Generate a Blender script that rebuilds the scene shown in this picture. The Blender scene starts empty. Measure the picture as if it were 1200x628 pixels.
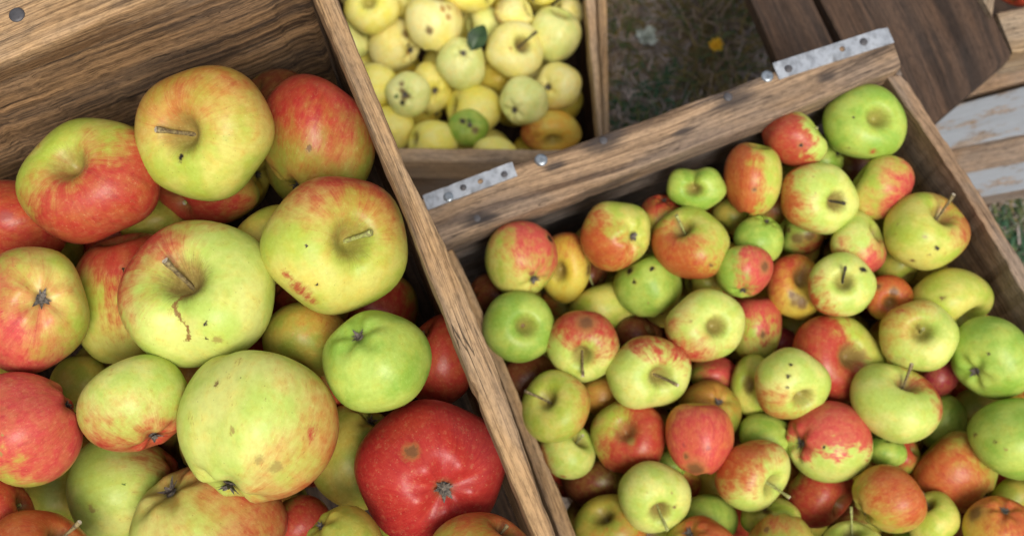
import bpy, math, random
from mathutils import Vector, Matrix, noise
random.seed(7)
S = bpy.context.scene
COL = S.collection
R = math.radians

# ------------------------------------------------------------------ camera
H, TH, F = 1.60, R(15.9), 1500.0
cd = bpy.data.cameras.new('camera'); cam = bpy.data.objects.new('camera', cd); COL.objects.link(cam)
cam.location = (0, 0, H); cam.rotation_euler = (TH, 0, 0)
cd.sensor_width = 36; cd.lens = 45; cd.clip_start = .02; cd.clip_end = 200
cd.dof.use_dof = True; cd.dof.focus_distance = .70; cd.dof.aperture_fstop = 11
S.camera = cam
S.render.resolution_x, S.render.resolution_y = 1024, 535

# ------------------------------------------------------------------ daylight (overcast)
SUN_EL, SUN_AZ = R(60), R(160)
w = bpy.data.worlds.new('World'); S.world = w; w.use_nodes = True
nt = w.node_tree; bg = nt.nodes['Background']
sky = nt.nodes.new('ShaderNodeTexSky'); sky.sky_type = 'NISHITA'; sky.sun_disc = False
sky.sun_elevation = SUN_EL; sky.sun_rotation = SUN_AZ; sky.dust_density = 4; sky.air_density = 1.0
hs = nt.nodes.new('ShaderNodeHueSaturation'); hs.inputs['Saturation'].default_value = .35
nt.links.new(sky.outputs[0], hs.inputs['Color']); nt.links.new(hs.outputs[0], bg.inputs[0])
bg.inputs[1].default_value = .135
sl = bpy.data.lights.new('sun', 'SUN'); sl.energy = 2.2; sl.angle = R(26); sl.color = (1, .95, .86)
so = bpy.data.objects.new('sun', sl); COL.objects.link(so)
sd = Vector((math.sin(SUN_AZ) * math.cos(SUN_EL), math.cos(SUN_AZ) * math.cos(SUN_EL), math.sin(SUN_EL)))
so.rotation_euler = sd.to_track_quat('Z', 'Y').to_euler()
vs = S.view_settings; vs.view_transform = 'Standard'; vs.look = 'None'; vs.gamma = 1; vs.exposure = 0.24

# ------------------------------------------------------------------ photo pixel (1200 wide) -> point
RT = Vector((1, 0, 0)); UP = Vector((0, math.cos(TH), math.sin(TH))); FW = Vector((0, math.sin(TH), -math.cos(TH)))
CP = Vector((0, 0, H))
def ray(px, py): return FW + RT * ((px - 600) / F) - UP * ((py - 314) / F)
def at(px, py, z):
    d = ray(px, py); return CP + d * ((z - H) / d.z)

def tag(o, label=None, cat=None, group=None, kind=None):
    if label: o['label'] = label
    if cat: o['category'] = cat
    if group: o['group'] = group
    if kind: o['kind'] = kind
    return o
def empty(name, loc, label, cat, group=None):
    o = bpy.data.objects.new(name, None); COL.objects.link(o); o.location = loc; o.empty_display_size = .02
    return tag(o, label, cat, group)
def link(name, me, parent=None, loc=None):
    o = bpy.data.objects.new(name, me); COL.objects.link(o)
    if loc is not None: o.location = loc
    if parent:
        o.parent = parent
        o.location = (Vector(loc) if loc is not None else Vector()) - Vector(parent.location)
    return o

# ------------------------------------------------------------------ materials
def new_mat(name):
    m = bpy.data.materials.new(name); m.use_nodes = True
    t = m.node_tree; return m, t, t.nodes['Principled BSDF']
class N:
    def __init__(s, t): s.t = t
    def n(s, kind, **kw):
        o = s.t.nodes.new(kind)
        for k, v in kw.items():
            if k.startswith('i_'):
                key = k[2:]; key = int(key) if key.isdigit() else key
                s.set(o, key, v)
            else: setattr(o, k, v)
        return o
    def set(s, o, key, v):
        if hasattr(v, 'is_output') and v.is_output: s.t.links.new(v, o.inputs[key])
        else: o.inputs[key].default_value = v
    def math(s, op, a, b=0.0, c=None, clamp=False):
        o = s.t.nodes.new('ShaderNodeMath'); o.operation = op; o.use_clamp = clamp
        s.set(o, 0, a); s.set(o, 1, b)
        if c is not None: s.set(o, 2, c)
        return o.outputs[0]
    def vm(s, op, a, b=None):
        o = s.t.nodes.new('ShaderNodeVectorMath'); o.operation = op; s.set(o, 0, a)
        if b is not None: s.set(o, 1, b)
        return o.outputs['Value'] if op in ('DOT_PRODUCT', 'DISTANCE', 'LENGTH') else o.outputs[0]
    def noise(s, v, scale, detail=2, rough=.5, dist=0):
        o = s.t.nodes.new('ShaderNodeTexNoise'); s.set(o, 'Vector', v); o.inputs['Scale'].default_value = scale
        o.inputs['Detail'].default_value = detail; o.inputs['Roughness'].default_value = rough; o.inputs['Distortion'].default_value = dist
        return o.outputs[0]
    def vor(s, v, scale, out=0):
        o = s.t.nodes.new('ShaderNodeTexVoronoi'); s.set(o, 'Vector', v); o.inputs['Scale'].default_value = scale
        return o.outputs[out]
    def mr(s, v, a, b, c=0., d=1., smooth=True):
        o = s.t.nodes.new('ShaderNodeMapRange')
        if smooth: o.interpolation_type = 'SMOOTHSTEP'
        s.set(o, 0, v); s.set(o, 1, a); s.set(o, 2, b); s.set(o, 3, c); s.set(o, 4, d); return o.outputs[0]
    def mix(s, f, a, b, mode='MIX'):
        o = s.t.nodes.new('ShaderNodeMix'); o.data_type = 'RGBA'; o.blend_type = mode
        def st(i, v):
            if hasattr(v, 'is_output'): s.t.links.new(v, o.inputs[i])
            else: o.inputs[i].default_value = v if i == 0 or len(v) == 4 else (*v, 1)
        st(0, f); st(6, a); st(7, b); return o.outputs[2]

def skin_group():
    g = bpy.data.node_groups.new('apple_skin', 'ShaderNodeTree'); I = g.interface
    for nm, ty in (('A', 'NodeSocketColor'), ('B', 'NodeSocketColor'), ('Blush', 'NodeSocketColor'), ('Dir', 'NodeSocketVector'), ('Thr', 'NodeSocketFloat'),
                   ('Soft', 'NodeSocketFloat'), ('Seed', 'NodeSocketFloat'), ('Speck', 'NodeSocketFloat'), ('Russet', 'NodeSocketFloat')):
        I.new_socket(nm, in_out='INPUT', socket_type=ty)
    for nm, ty in (('Streak', 'NodeSocketFloat'), ('Color', 'NodeSocketColor'), ('Height', 'NodeSocketFloat'), ('Rough', 'NodeSocketFloat'), ('P', 'NodeSocketVector')):
        I.new_socket(nm, in_out='OUTPUT', socket_type=ty)
    q = N(g); gi = g.nodes.new('NodeGroupInput').outputs; go = g.nodes.new('NodeGroupOutput')
    at_ = g.nodes.new('ShaderNodeAttribute'); at_.attribute_name = 'ac'; P0 = at_.outputs['Vector']
    sv = g.nodes.new('ShaderNodeCombineXYZ'); g.links.new(gi['Seed'], sv.inputs[0]); g.links.new(gi['Seed'], sv.inputs[1])
    P = q.vm('ADD', P0, sv.outputs[0])
    # meridian streak coordinates
    sp = g.nodes.new('ShaderNodeSeparateXYZ'); g.links.new(P0, sp.inputs[0]); x, y, z = sp.outputs
    rho = q.math('MAXIMUM', q.math('SQRT', q.math('ADD', q.math('MULTIPLY', x, x), q.math('MULTIPLY', y, y))), .05)
    cb = g.nodes.new('ShaderNodeCombineXYZ')
    q.set(cb, 0, q.math('MULTIPLY_ADD', q.math('DIVIDE', x, rho), 1., gi['Seed'])); q.set(cb, 1, q.math('DIVIDE', y, rho)); q.set(cb, 2, q.math('MULTIPLY', z, .30))
    ST = cb.outputs[0]
    s1 = q.noise(ST, 7.5, 5, .65, .25)       # broad streaks
    s2 = q.noise(ST, 24, 5, .75, .35)         # fine streaks
    n1 = q.noise(P, 1.6, 3, .5); n2 = q.noise(P, 5., 4, .6); n3 = q.noise(P, 22., 3, .6)
    base = q.mix(q.mr(n1, .35, .65), gi['A'], gi['B'])
    base = q.mix(q.math('MULTIPLY', q.mr(n2, .4, .75), .35), base, q.mix(1., base, (1.25, .92, .55), 'MULTIPLY'))
    # greener fans out of the stem cavity
    base = q.mix(q.math('MULTIPLY', q.mr(q.math('ADD', rho, q.math('MULTIPLY', s1, .5)), .95, .45), q.math('MULTIPLY', q.math('GREATER_THAN', z, 0), .4)), base, q.mix(1., base, (.8, .95, .5), 'MULTIPLY'))
    # blush
    dn = q.vm('DOT_PRODUCT', q.vm('NORMALIZE', P0), gi['Dir'])
    e = q.math('ADD', dn, q.math('MULTIPLY', q.math('SUBTRACT', n1, .5), 1.5))
    e = q.math('ADD', e, q.math('MULTIPLY', q.math('SUBTRACT', n2, .5), .9))
    e = q.math('ADD', e, q.math('MULTIPLY', q.math('SUBTRACT', s1, .5), .7))
    e = q.math('ADD', e, q.math('MULTIPLY', q.math('SUBTRACT', s2, .5), .7))
    b = q.mr(q.math('DIVIDE', q.math('SUBTRACT', e, gi['Thr']), q.math('MULTIPLY', gi['Soft'], 1.5)), -1., 1.)
    deep = q.mr(q.math('SUBTRACT', e, gi['Thr']), .1, .9)
    bl = q.mix(q.mr(s2, .42, .68), q.mix(1., gi['Blush'], (1.15, 1.9, 1.3), 'MULTIPLY'), gi['Blush'])
    bl = q.mix(q.math('MULTIPLY', q.mr(s1, .5, .72), .55), bl, q.mix(1., gi['Blush'], (.75, .55, .8), 'MULTIPLY'))
    bl = q.mix(q.math('MULTIPLY', q.math('SUBTRACT', 1., deep), .45), bl, q.mix(1., gi['Blush'], (1.2, 2.3, 1.4), 'MULTIPLY'))
    col = q.mix(q.math('MULTIPLY', b, q.mr(n2, .3, .7, .86, .98)), base, bl)
    # stray streaks outside the blush
    stray = q.math('MULTIPLY', q.mr(s2, .62, .74), q.mr(e, q.math('SUBTRACT', gi['Thr'], .75), gi['Thr']))
    col = q.mix(q.math('MULTIPLY', stray, .6), col, gi['Blush'])
    # russet fan in the stem cavity
    ru = q.math('MULTIPLY', q.mr(q.math('ADD', rho, q.math('MULTIPLY', q.math('SUBTRACT', s2, .5), .6)), .42, .12), q.math('MULTIPLY', q.math('GREATER_THAN', z, 0), gi['Russet']))
    col = q.mix(ru, col, q.mix(n3, (.30, .20, .06), (.16, .11, .03)))
    cx = q.math('MULTIPLY', q.mr(rho, .2, .04), q.math('MULTIPLY', q.math('LESS_THAN', z, 0), .75))
    col = q.mix(cx, col, (.12, .09, .03))
    # russet patches, lenticels, dark flecks
    mot = q.noise(P, 11., 6, .75); col = q.mix(q.math('MULTIPLY', q.mr(mot, .42, .72), .28), col, q.mix(1., col, (.62, .50, .40), 'MULTIPLY'))
    col = q.mix(q.math('MULTIPLY', q.mr(mot, .48, .3), .25), col, q.mix(.35, col, (.85, .85, .35)))
    pv = q.vor(P, 26.); col = q.mix(q.math('MULTIPLY', q.mr(pv, .16, .07), .35), col, q.mix(.45, col, (.72, .62, .35)))
    rp = q.math('MULTIPLY', q.mr(n2, .58, .66), q.mr(q.noise(ST, 30, 5, .8, .4), .52, .62))
    col = q.mix(q.math('MULTIPLY', rp, q.math('MULTIPLY', gi['Speck'], .7)), col, (.25, .14, .04))
    v = q.vor(q.vm('ADD', P, q.vm('SCALE', P, None) if False else (0, 0, 0)), 11.)
    col = q.mix(q.math('MULTIPLY', q.mr(v, .13, .05), .35), col, q.mix(.5, col, (.75, .66, .3)))
    vt = g.nodes.new('ShaderNodeTexVoronoi'); g.links.new(P, vt.inputs['Vector']); vt.inputs['Scale'].default_value = 5.5
    sc = g.nodes.new('ShaderNodeSeparateColor'); g.links.new(vt.outputs['Color'], sc.inputs[0])
    fr = q.math('MULTIPLY', q.mr(q.math('ADD', vt.outputs[0], q.math('MULTIPLY', n3, .05)), q.math('MULTIPLY_ADD', sc.outputs[1], .07, .05), .02), q.math('GREATER_THAN', sc.outputs[0], .72))
    col = q.mix(q.math('MULTIPLY', fr, gi['Speck']), col, (.05, .04, .015))
    v3 = g.nodes.new('ShaderNodeTexVoronoi'); g.links.new(P, v3.inputs['Vector']); v3.inputs['Scale'].default_value = 14
    s3 = g.nodes.new('ShaderNodeSeparateColor'); g.links.new(v3.outputs['Color'], s3.inputs[0])
    col = q.mix(q.math('MULTIPLY', q.math('MULTIPLY', q.mr(v3.outputs[0], .15, .06), q.math('GREATER_THAN', s3.outputs[0], .7)), .45), col, (.12, .08, .02))
    g.links.new(col, go.inputs['Color'])
    q.set(go, 'Height', q.math('ADD', q.math('MULTIPLY', n2, .5), q.math('ADD', q.math('MULTIPLY', n3, .12), q.math('MULTIPLY', fr, -.25))))
    q.set(go, 'Rough', q.math('MULTIPLY_ADD', n2, .25, q.math('MULTIPLY_ADD', b, -.05, .28)))
    g.links.new(P0, go.inputs['P']); g.links.new(s2, go.inputs['Streak'])
    return g
SKIN = skin_group()
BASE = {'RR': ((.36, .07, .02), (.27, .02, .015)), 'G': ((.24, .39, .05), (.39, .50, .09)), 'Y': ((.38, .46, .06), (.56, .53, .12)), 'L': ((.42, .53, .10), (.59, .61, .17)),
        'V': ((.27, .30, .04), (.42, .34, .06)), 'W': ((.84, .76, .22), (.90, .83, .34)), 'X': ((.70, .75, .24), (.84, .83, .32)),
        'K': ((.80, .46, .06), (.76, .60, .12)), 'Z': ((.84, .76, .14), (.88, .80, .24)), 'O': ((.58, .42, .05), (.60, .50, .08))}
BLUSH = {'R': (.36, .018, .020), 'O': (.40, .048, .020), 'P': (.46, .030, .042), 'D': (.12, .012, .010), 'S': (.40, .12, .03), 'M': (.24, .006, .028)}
SPOTC = {'k': (.02, .015, .01), 'b': (.13, .06, .025), 'r': (.38, .05, .03), 'g': (.10, .16, .03), 'o': (.45, .20, .03), 't': (.30, .22, .06), 's': (.24, .13, .035), 'w': (.45, .35, .2), 'v': (.30, .06, .05)}
def skin_mat(base, blush, bdir, cov, soft, spots, seed, speck, russet):
    m, t, p = new_mat('apple_skin'); q = N(t)
    g = t.nodes.new('ShaderNodeGroup'); g.node_tree = SKIN
    for k, v in (('A', (*BASE[base][0], 1)), ('B', (*BASE[base][1], 1)), ('Blush', (*BLUSH[blush], 1)), ('Dir', bdir), ('Thr', 1.02 - 2.04 * cov if cov > 0 else 3.), ('Soft', soft),
                 ('Seed', seed), ('Speck', speck), ('Russet', russet)): g.inputs[k].default_value = v
    col = g.outputs['Color']; h = g.outputs['Height']
    if spots:
        wn = t.nodes.new('ShaderNodeTexNoise'); wn.inputs['Scale'].default_value = 6; t.links.new(g.outputs['P'], wn.inputs['Vector'])
        w2 = t.nodes.new('ShaderNodeTexNoise'); w2.inputs['Scale'].default_value = 28; w2.inputs['Detail'].default_value = 4; t.links.new(g.outputs['P'], w2.inputs['Vector'])
        pn = q.vm('ADD', q.vm('NORMALIZE', g.outputs['P']), q.vm('MULTIPLY', q.vm('SUBTRACT', wn.outputs[1], (.5, .5, .5)), (.16, .16, .16)))
        pn = q.vm('ADD', pn, q.vm('MULTIPLY', q.vm('SUBTRACT', w2.outputs[1], (.5, .5, .5)), (.11, .11, .11)))
        for pos, rad, c in spots:
            f = q.mr(q.vm('DISTANCE', pn, tuple(pos)), rad * (1.45 if c != 'r' else 1.9), rad * (.55 if c != 'r' else .1))
            if c == 'r': f = q.math('MULTIPLY', q.mr(q.math('MULTIPLY_ADD', f, .3, q.math('MULTIPLY', g.outputs['Streak'], 1.0)), .50, .95), q.mr(f, 0, .9))
            elif c in 'tobv': f = q.math('MULTIPLY', f, .8)
            prev = col; col = q.mix(f, col, SPOTC[c])
            if c in 'kb':
                halo = q.mr(q.vm('DISTANCE', pn, tuple(pos)), rad * 2.3, rad * .9); t.nodes.remove(col.node); f2 = f
                col = q.mix(f, q.mix(q.math('MULTIPLY', halo, .4), prev, (.30, .22, .05)), SPOTC[c]) 
                h = q.math('SUBTRACT', h, q.math('MULTIPLY', f, .5))
    t.links.new(col, p.inputs['Base Color']); t.links.new(g.outputs['Rough'], p.inputs['Roughness'])
    p.inputs['Specular IOR Level'].default_value = .27
    bp = t.nodes.new('ShaderNodeBump'); bp.inputs['Strength'].default_value = .22; bp.inputs['Distance'].default_value = .003
    t.links.new(h, bp.inputs['Height']); t.links.new(bp.outputs[0], p.inputs['Normal'])
    return m

def wood(name, light, dark, grey=.4, seed=0., stain=.3, bump=.5, greyc=(.30, .27, .24), rough=.85, paint=None, nails=()):
    m, t, p = new_mat(name); q = N(t)
    a = t.nodes.new('ShaderNodeAttribute'); a.attribute_name = 'gc'; P = q.vm('ADD', a.outputs['Vector'], (seed, seed * 1.7, seed * .3))
    wob = t.nodes.new('ShaderNodeTexNoise'); wob.inputs['Scale'].default_value = 5; wob.inputs['Detail'].default_value = 2; t.links.new(P, wob.inputs['Vector'])
    W = q.vm('ADD', P, q.vm('MULTIPLY', q.vm('SUBTRACT', wob.outputs[1], (.5, .5, .5)), (0., .014, .014)))
    g1 = q.noise(q.vm('MULTIPLY', W, (3.2, 210., 210.)), 1., 7, .66, .25)
    g2 = q.noise(q.vm('MULTIPLY', W, (13., 800., 800.)), 1., 4, .7)
    g3 = q.noise(q.vm('MULTIPLY', W, (2., 50., 50.)), 1., 5, .6, .5)
    pores = q.noise(q.vm('MULTIPLY', W, (60., 1100., 1100.)), 1., 2, .5)
    f = q.math('ADD', q.math('MULTIPLY', g1, .45), q.math('ADD', q.math('MULTIPLY', g2, .25), q.math('MULTIPLY', g3, .4)))
    col = q.mix(q.mr(f, .44, .66), dark, light)
    col = q.mix(q.math('MULTIPLY', q.mr(g2, .5, .32), .6), col, q.mix(1., col, (.35, .32, .30), 'MULTIPLY'))
    big = q.noise(q.vm('MULTIPLY', P, (9., 26., 26.)), 1., 5, .6)
    col = q.mix(q.math('MULTIPLY', q.mr(big, .40, .62), grey), col, q.mix(1., q.mix(.5, greyc, q.mix(g1, tuple(x * .55 for x in greyc), tuple(x * 1.45 for x in greyc))), (1., 1., 1.), 'MULTIPLY'))
    st = q.noise(q.vm('MULTIPLY', q.vm('ADD', P, (3.3, 1.1, 0.)), (11., 45., 45.)), 1., 4, .6)
    col = q.mix(q.math('MULTIPLY', q.mr(st, .54, .72), stain), col, (.035, .025, .02))
    # knots
    kp = q.vm('ADD', P, (seed * .13, .012, 0.)); kv = t.nodes.new('ShaderNodeTexVoronoi'); kv.inputs['Scale'].default_value = 1.; t.links.new(q.vm('MULTIPLY', kp, (7., 16., 16.)), kv.inputs['Vector'])
    ks = t.nodes.new('ShaderNodeSeparateColor'); t.links.new(kv.outputs['Color'], ks.inputs[0]); kon = q.math('GREATER_THAN', ks.outputs[0], .62)
    kd = q.math('ADD', kv.outputs[0], q.math('MULTIPLY', q.math('SUBTRACT', g3, .5), .08))
    rings = q.math('MULTIPLY', q.mr(q.math('SINE', q.math('MULTIPLY', kd, 120.)), -.2, .9), q.mr(kd, .26, .1))
    col = q.mix(q.math('MULTIPLY', q.math('MULTIPLY', rings, kon), .4), col, dark)
    col = q.mix(q.math('MULTIPLY', q.math('MULTIPLY', q.mr(kd, .11, .06), kon), .75), col, tuple(x * .6 for x in dark))
    fuzz = q.noise(q.vm('MULTIPLY', P, (160., 420., 420.)), 1., 4, .7)
    col = q.mix(q.math('MULTIPLY', q.mr(fuzz, .42, .66), .4), col, q.mix(1., col, (1.5, 1.45, 1.4), 'MULTIPLY'))
    col = q.mix(q.math('MULTIPLY', q.mr(fuzz, .5, .34), .45), col, q.mix(1., col, (.5, .47, .45), 'MULTIPLY'))
    # cracks
    ck = q.noise(q.vm('MULTIPLY', W, (7., 230., 230.)), 1., 1, .4)
    ckm = q.mr(q.math('ABSOLUTE', q.math('SUBTRACT', ck, .5)), .012, .002)
    ckm = q.math('MULTIPLY', ckm, q.mr(big, .45, .6))
    col = q.mix(q.math('MULTIPLY', ckm, .75), col, (.02, .015, .012))
    wear = q.noise(q.vm('MULTIPLY', P, (22., 60., 60.)), 1., 6, .75)
    col = q.mix(q.math('MULTIPLY', q.mr(wear, .6, .75), .3), col, q.mix(.5, col, tuple(min(.8, x * 1.7) for x in light)))
    h = q.math('ADD', q.math('MULTIPLY', g1, .6), q.math('ADD', q.math('MULTIPLY', g2, .5), q.math('ADD', q.math('MULTIPLY', pores, .15), q.math('MULTIPLY', fuzz, .45))))
    h = q.math('SUBTRACT', h, q.math('MULTIPLY', ckm, .8))
    for (nx, ny, rad) in nails:
        d = q.vm('MULTIPLY', q.vm('SUBTRACT', a.outputs['Vector'], (nx, ny, 0.)), (.42, 1., 0.))
        nf = q.mr(q.math('ADD', q.vm('LENGTH', d), q.math('MULTIPLY', q.math('SUBTRACT', g1, .5), rad * 1.2)), rad, rad * .25)
        col = q.mix(q.math('MULTIPLY', nf, .8), col, (.035, .03, .03))
    if paint:
        sz = t.nodes.new('ShaderNodeSeparateXYZ'); t.links.new(a.outputs['Vector'], sz.inputs[0])
        pm = q.math('MULTIPLY', q.mr(q.math('ADD', q.math('MULTIPLY', wear, .75), q.math('MULTIPLY', g1, .35)), .64, .54), q.math('LESS_THAN', sz.outputs[2], .0015))
        col = q.mix(pm, col, q.mix(g3, paint, (.16, .17, .18)))
    t.links.new(col, p.inputs['Base Color']); p.inputs['Roughness'].default_value = rough; p.inputs['Specular IOR Level'].default_value = .25
    bp = t.nodes.new('ShaderNodeBump'); bp.inputs['Strength'].default_value = bump; bp.inputs['Distance'].default_value = .0016
    t.links.new(h, bp.inputs['Height']); t.links.new(bp.outputs[0], p.inputs['Normal'])
    return m
TAN = ((.44, .275, .135), (.12, .064, .028))
m_div = wood('tan_weathered_wood', *TAN, grey=.35, seed=1.3, stain=.45, bump=.8, greyc=(.29, .23, .17))
m_back = wood('brown_board', (.45, .265, .125), (.055, .032, .018), grey=.1, seed=4.1, stain=.5, bump=.8)
def along(px, py, z, e):
    o = at(*e[0], z); d = (at(*e[-1], z) - o).normalized(); p = at(px, py, z) - o; s = p.dot(d); return s, (p - d * s).length
BAR1, BAR2 = [(492, 231), (620, 187), (760, 138), (905, 84), (1040, 30)], [(512, 289), (640, 240), (790, 181), (930, 129), (1057, 79)]
m_bar = wood('grey_brown_rail', (.39, .26, .155), (.10, .060, .036), grey=.4, seed=7.7, stain=.65, bump=.8, greyc=(.165, .14, .125),
             nails=[(*along(x, y, .65, BAR1), r) for x, y, r in ((858, 112, .012), (707, 165, .011), (559, 256, .007), (573, 254, .006), (650, 192, .006), (968, 88, .006), (800, 150, .005))])
m_grey = wood('grey_board', (.27, .21, .17), (.07, .055, .045), grey=.8, seed=9.2, stain=.5, greyc=(.20, .18, .17))
m_side = wood('brown_side_board', (.31, .20, .12), (.12, .075, .045), grey=.3, seed=12.6, stain=.3)
m_yel = wood('light_brown_rail', (.52, .35, .20), (.24, .15, .08), grey=.25, seed=15.1, stain=.2)
m_dark = wood('dark_board', (.095, .055, .034), (.028, .018, .013), grey=.2, seed=18.4, stain=.55, bump=.5, greyc=(.06, .05, .045))
m_pale = wood('pale_end_wood', (.48, .36, .22), (.22, .14, .07), grey=.3, seed=21.9, stain=.2)
m_white = wood('peeling_white_paint_wood', (.26, .18, .12), (.10, .065, .045), grey=.5, seed=24.2, stain=.3, paint=(.36, .385, .42))

def metal(name, col, rough, rust=.2, seed=0, met=.85):
    m, t, p = new_mat(name); q = N(t); tc = t.nodes.new('ShaderNodeTexCoord').outputs['Object']
    P = q.vm('ADD', tc, (seed, 0, 0)); n = q.noise(P, 120, 5, .7); n2 = q.noise(P, 45, 4, .6)
    c = q.mix(q.mr(n, .4, .65), col, tuple(x * .62 for x in col))
    c = q.mix(q.math('MULTIPLY', q.mr(n2, .58, .72), rust), c, (.12, .10, .09))
    t.links.new(c, p.inputs['Base Color']); p.inputs['Metallic'].default_value = met
    t.links.new(q.mr(n2, .3, .7, rough - .1, rough + .15), p.inputs['Roughness'])
    bp = t.nodes.new('ShaderNodeBump'); bp.inputs['Strength'].default_value = .35; bp.inputs['Distance'].default_value = .0006
    t.links.new(n, bp.inputs['Height']); t.links.new(bp.outputs[0], p.inputs['Normal']); return m
m_zinc = metal('galvanised_steel', (.52, .545, .58), .45, .9, met=.7)
m_screw = metal('screw_steel', (.36, .40, .44), .42, .3, 3)
m_nail = metal('dark_iron_nail', (.10, .095, .10), .55, .6, 5, met=.5)
def plain(name, a, b, scale=300, rough=.7, bump=.4, sss=0):
    m, t, p = new_mat(name); q = N(t); tc = t.nodes.new('ShaderNodeTexCoord').outputs['Object']
    n = q.noise(tc, scale, 4, .6); t.links.new(q.mix(q.mr(n, .35, .65), a, b), p.inputs['Base Color']); p.inputs['Roughness'].default_value = rough
    bp = t.nodes.new('ShaderNodeBump'); bp.inputs['Strength'].default_value = bump; bp.inputs['Distance'].default_value = .0008
    t.links.new(n, bp.inputs['Height']); t.links.new(bp.outputs[0], p.inputs['Normal']); return m
m_stem = plain('apple_stem', (.26, .20, .08), (.10, .065, .03), 500)
m_stemg = plain('green_apple_stem', (.38, .42, .12), (.22, .20, .07), 500)
m_stemd = plain('dark_apple_stem', (.07, .055, .03), (.035, .03, .02), 500)
m_tip = plain('cut_stem_tip', (.62, .56, .42), (.42, .34, .22), 600)
m_calyx = plain('dried_calyx', (.16, .13, .10), (.04, .035, .03), 600)
m_leaf = plain('dark_green_leaf', (.022, .05, .014), (.045, .09, .025), 90, .45)
m_yflow = plain('yellow_petals', (.85, .45, .01), (.85, .60, .03), 90, .6)
m_gflow = plain('grey_lichen', (.42, .47, .42), (.60, .64, .58), 200, .9)

# ------------------------------------------------------------------ boards
def lerp_poly(P, n):
    L = [0]
    for a, b in zip(P, P[1:]): L.append(L[-1] + (Vector(b) - Vector(a)).length)
    out = []
    for i in range(n + 1):
        s = L[-1] * i / n
        for k in range(len(P) - 1):
            if s <= L[k + 1] + 1e-9:
                u = (s - L[k]) / max(1e-9, L[k + 1] - L[k]); out.append(Vector(P[k]).lerp(Vector(P[k + 1]), max(0, min(1, u)))); break
    return out
def board(name, E1, E2, z, thick, mat, parent, z2=None, n=70, chip=.0006, rad=.0018, seed=0, slope=0):
    """a plank: two long top edges (photo pixels, at height z) and a thickness straight down"""
    A = lerp_poly([at(x, y, z) for x, y in E1], n); B = lerp_poly([at(x, y, z if z2 is None else z2) for x, y in E2], n)
    nd = max(2, int(thick / .02))
    vs, gc, faces = [], [], []
    s = 0; org = A[0].copy()
    for i in range(n + 1):
        a, b = A[i], B[i]; d = (b - a); wd = d.length; d = d / wd
        if i: s += ((A[i] + B[i]) / 2 - (A[i - 1] + B[i - 1]) / 2).length
        def jit(k):
            p = Vector((s * 28 + seed * 3.1, k * 7.7 + seed, 0)); v = noise.noise(p) * .9 + noise.noise(p * 4.3) * .5
            c = max(0, noise.noise(p * 2.1 + Vector((9, 0, 0))) - .35) * 4
            return chip * (v * 1.2 + c)
        j1, j2 = jit(0), jit(1); rr = [rad * (1 + .8 * noise.noise(Vector((s * 20, k * 5 + seed, 3)))) for k in (0, 1)]
        endr = 1.0
        rr = [min(x, thick * .4, wd * .4) for x in rr]
        sec = []
        for k in range(nd, 0, -1): sec.append((j1, -rr[0] - (thick - rr[0]) * k / nd))
        for k in range(5):
            an = k / 4 * math.pi / 2; sec.append((j1 + rr[0] * (1 - math.sin(an)) if False else j1 + rr[0] * (1 - math.cos(an)), -rr[0] * (1 - math.sin(an))))
        for k in range(1, 4): sec.append((j1 + rr[0] + (wd - rr[0] - rr[1] - j1 - j2) * k / 4, .25 * chip * noise.noise(Vector((s * 40, k * 3, seed)))))
        for k in range(4, -1, -1):
            an = k / 4 * math.pi / 2; sec.append((wd - j2 - rr[1] * (1 - math.cos(an)), -rr[1] * (1 - math.sin(an))))
        for k in range(1, nd + 1): sec.append((wd - j2, -rr[1] - (thick - rr[1]) * k / nd))
        for (u, h) in sec:
            vs.append(a + d * u + Vector((0, 0, h))); gc.append((s, u, -h))
    m = len(sec)
    for i in range(n):
        for k in range(m):
            k2 = (k + 1) % m
            faces.append((i * m + k, i * m + k2, (i + 1) * m + k2, (i + 1) * m + k))
    faces.append(tuple(range(m))[::-1]); faces.append(tuple(n * m + k for k in range(m)))
    # soften the two ends
    for e, o in ((0, m), (n * m, (n - 1) * m)):
        for k in range(m):
            c = sum((vs[e + j] for j in range(m)), Vector()) / m
            vs[e + k] = vs[e + k].lerp(c, .06)
    cen = sum(vs, Vector()) / len(vs)
    me = bpy.data.meshes.new(name); me.from_pydata([v - cen for v in vs], [], faces)
    at_ = me.attributes.new('gc', 'FLOAT_VECTOR', 'POINT')
    for i, v in enumerate(gc): at_.data[i].vector = v
    import bmesh
    bm = bmesh.new(); bm.from_mesh(me); bmesh.ops.recalc_face_normals(bm, faces=bm.faces); bm.to_mesh(me); bm.free()
    me.materials.append(mat)
    return link(name, me, parent, cen)

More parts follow.
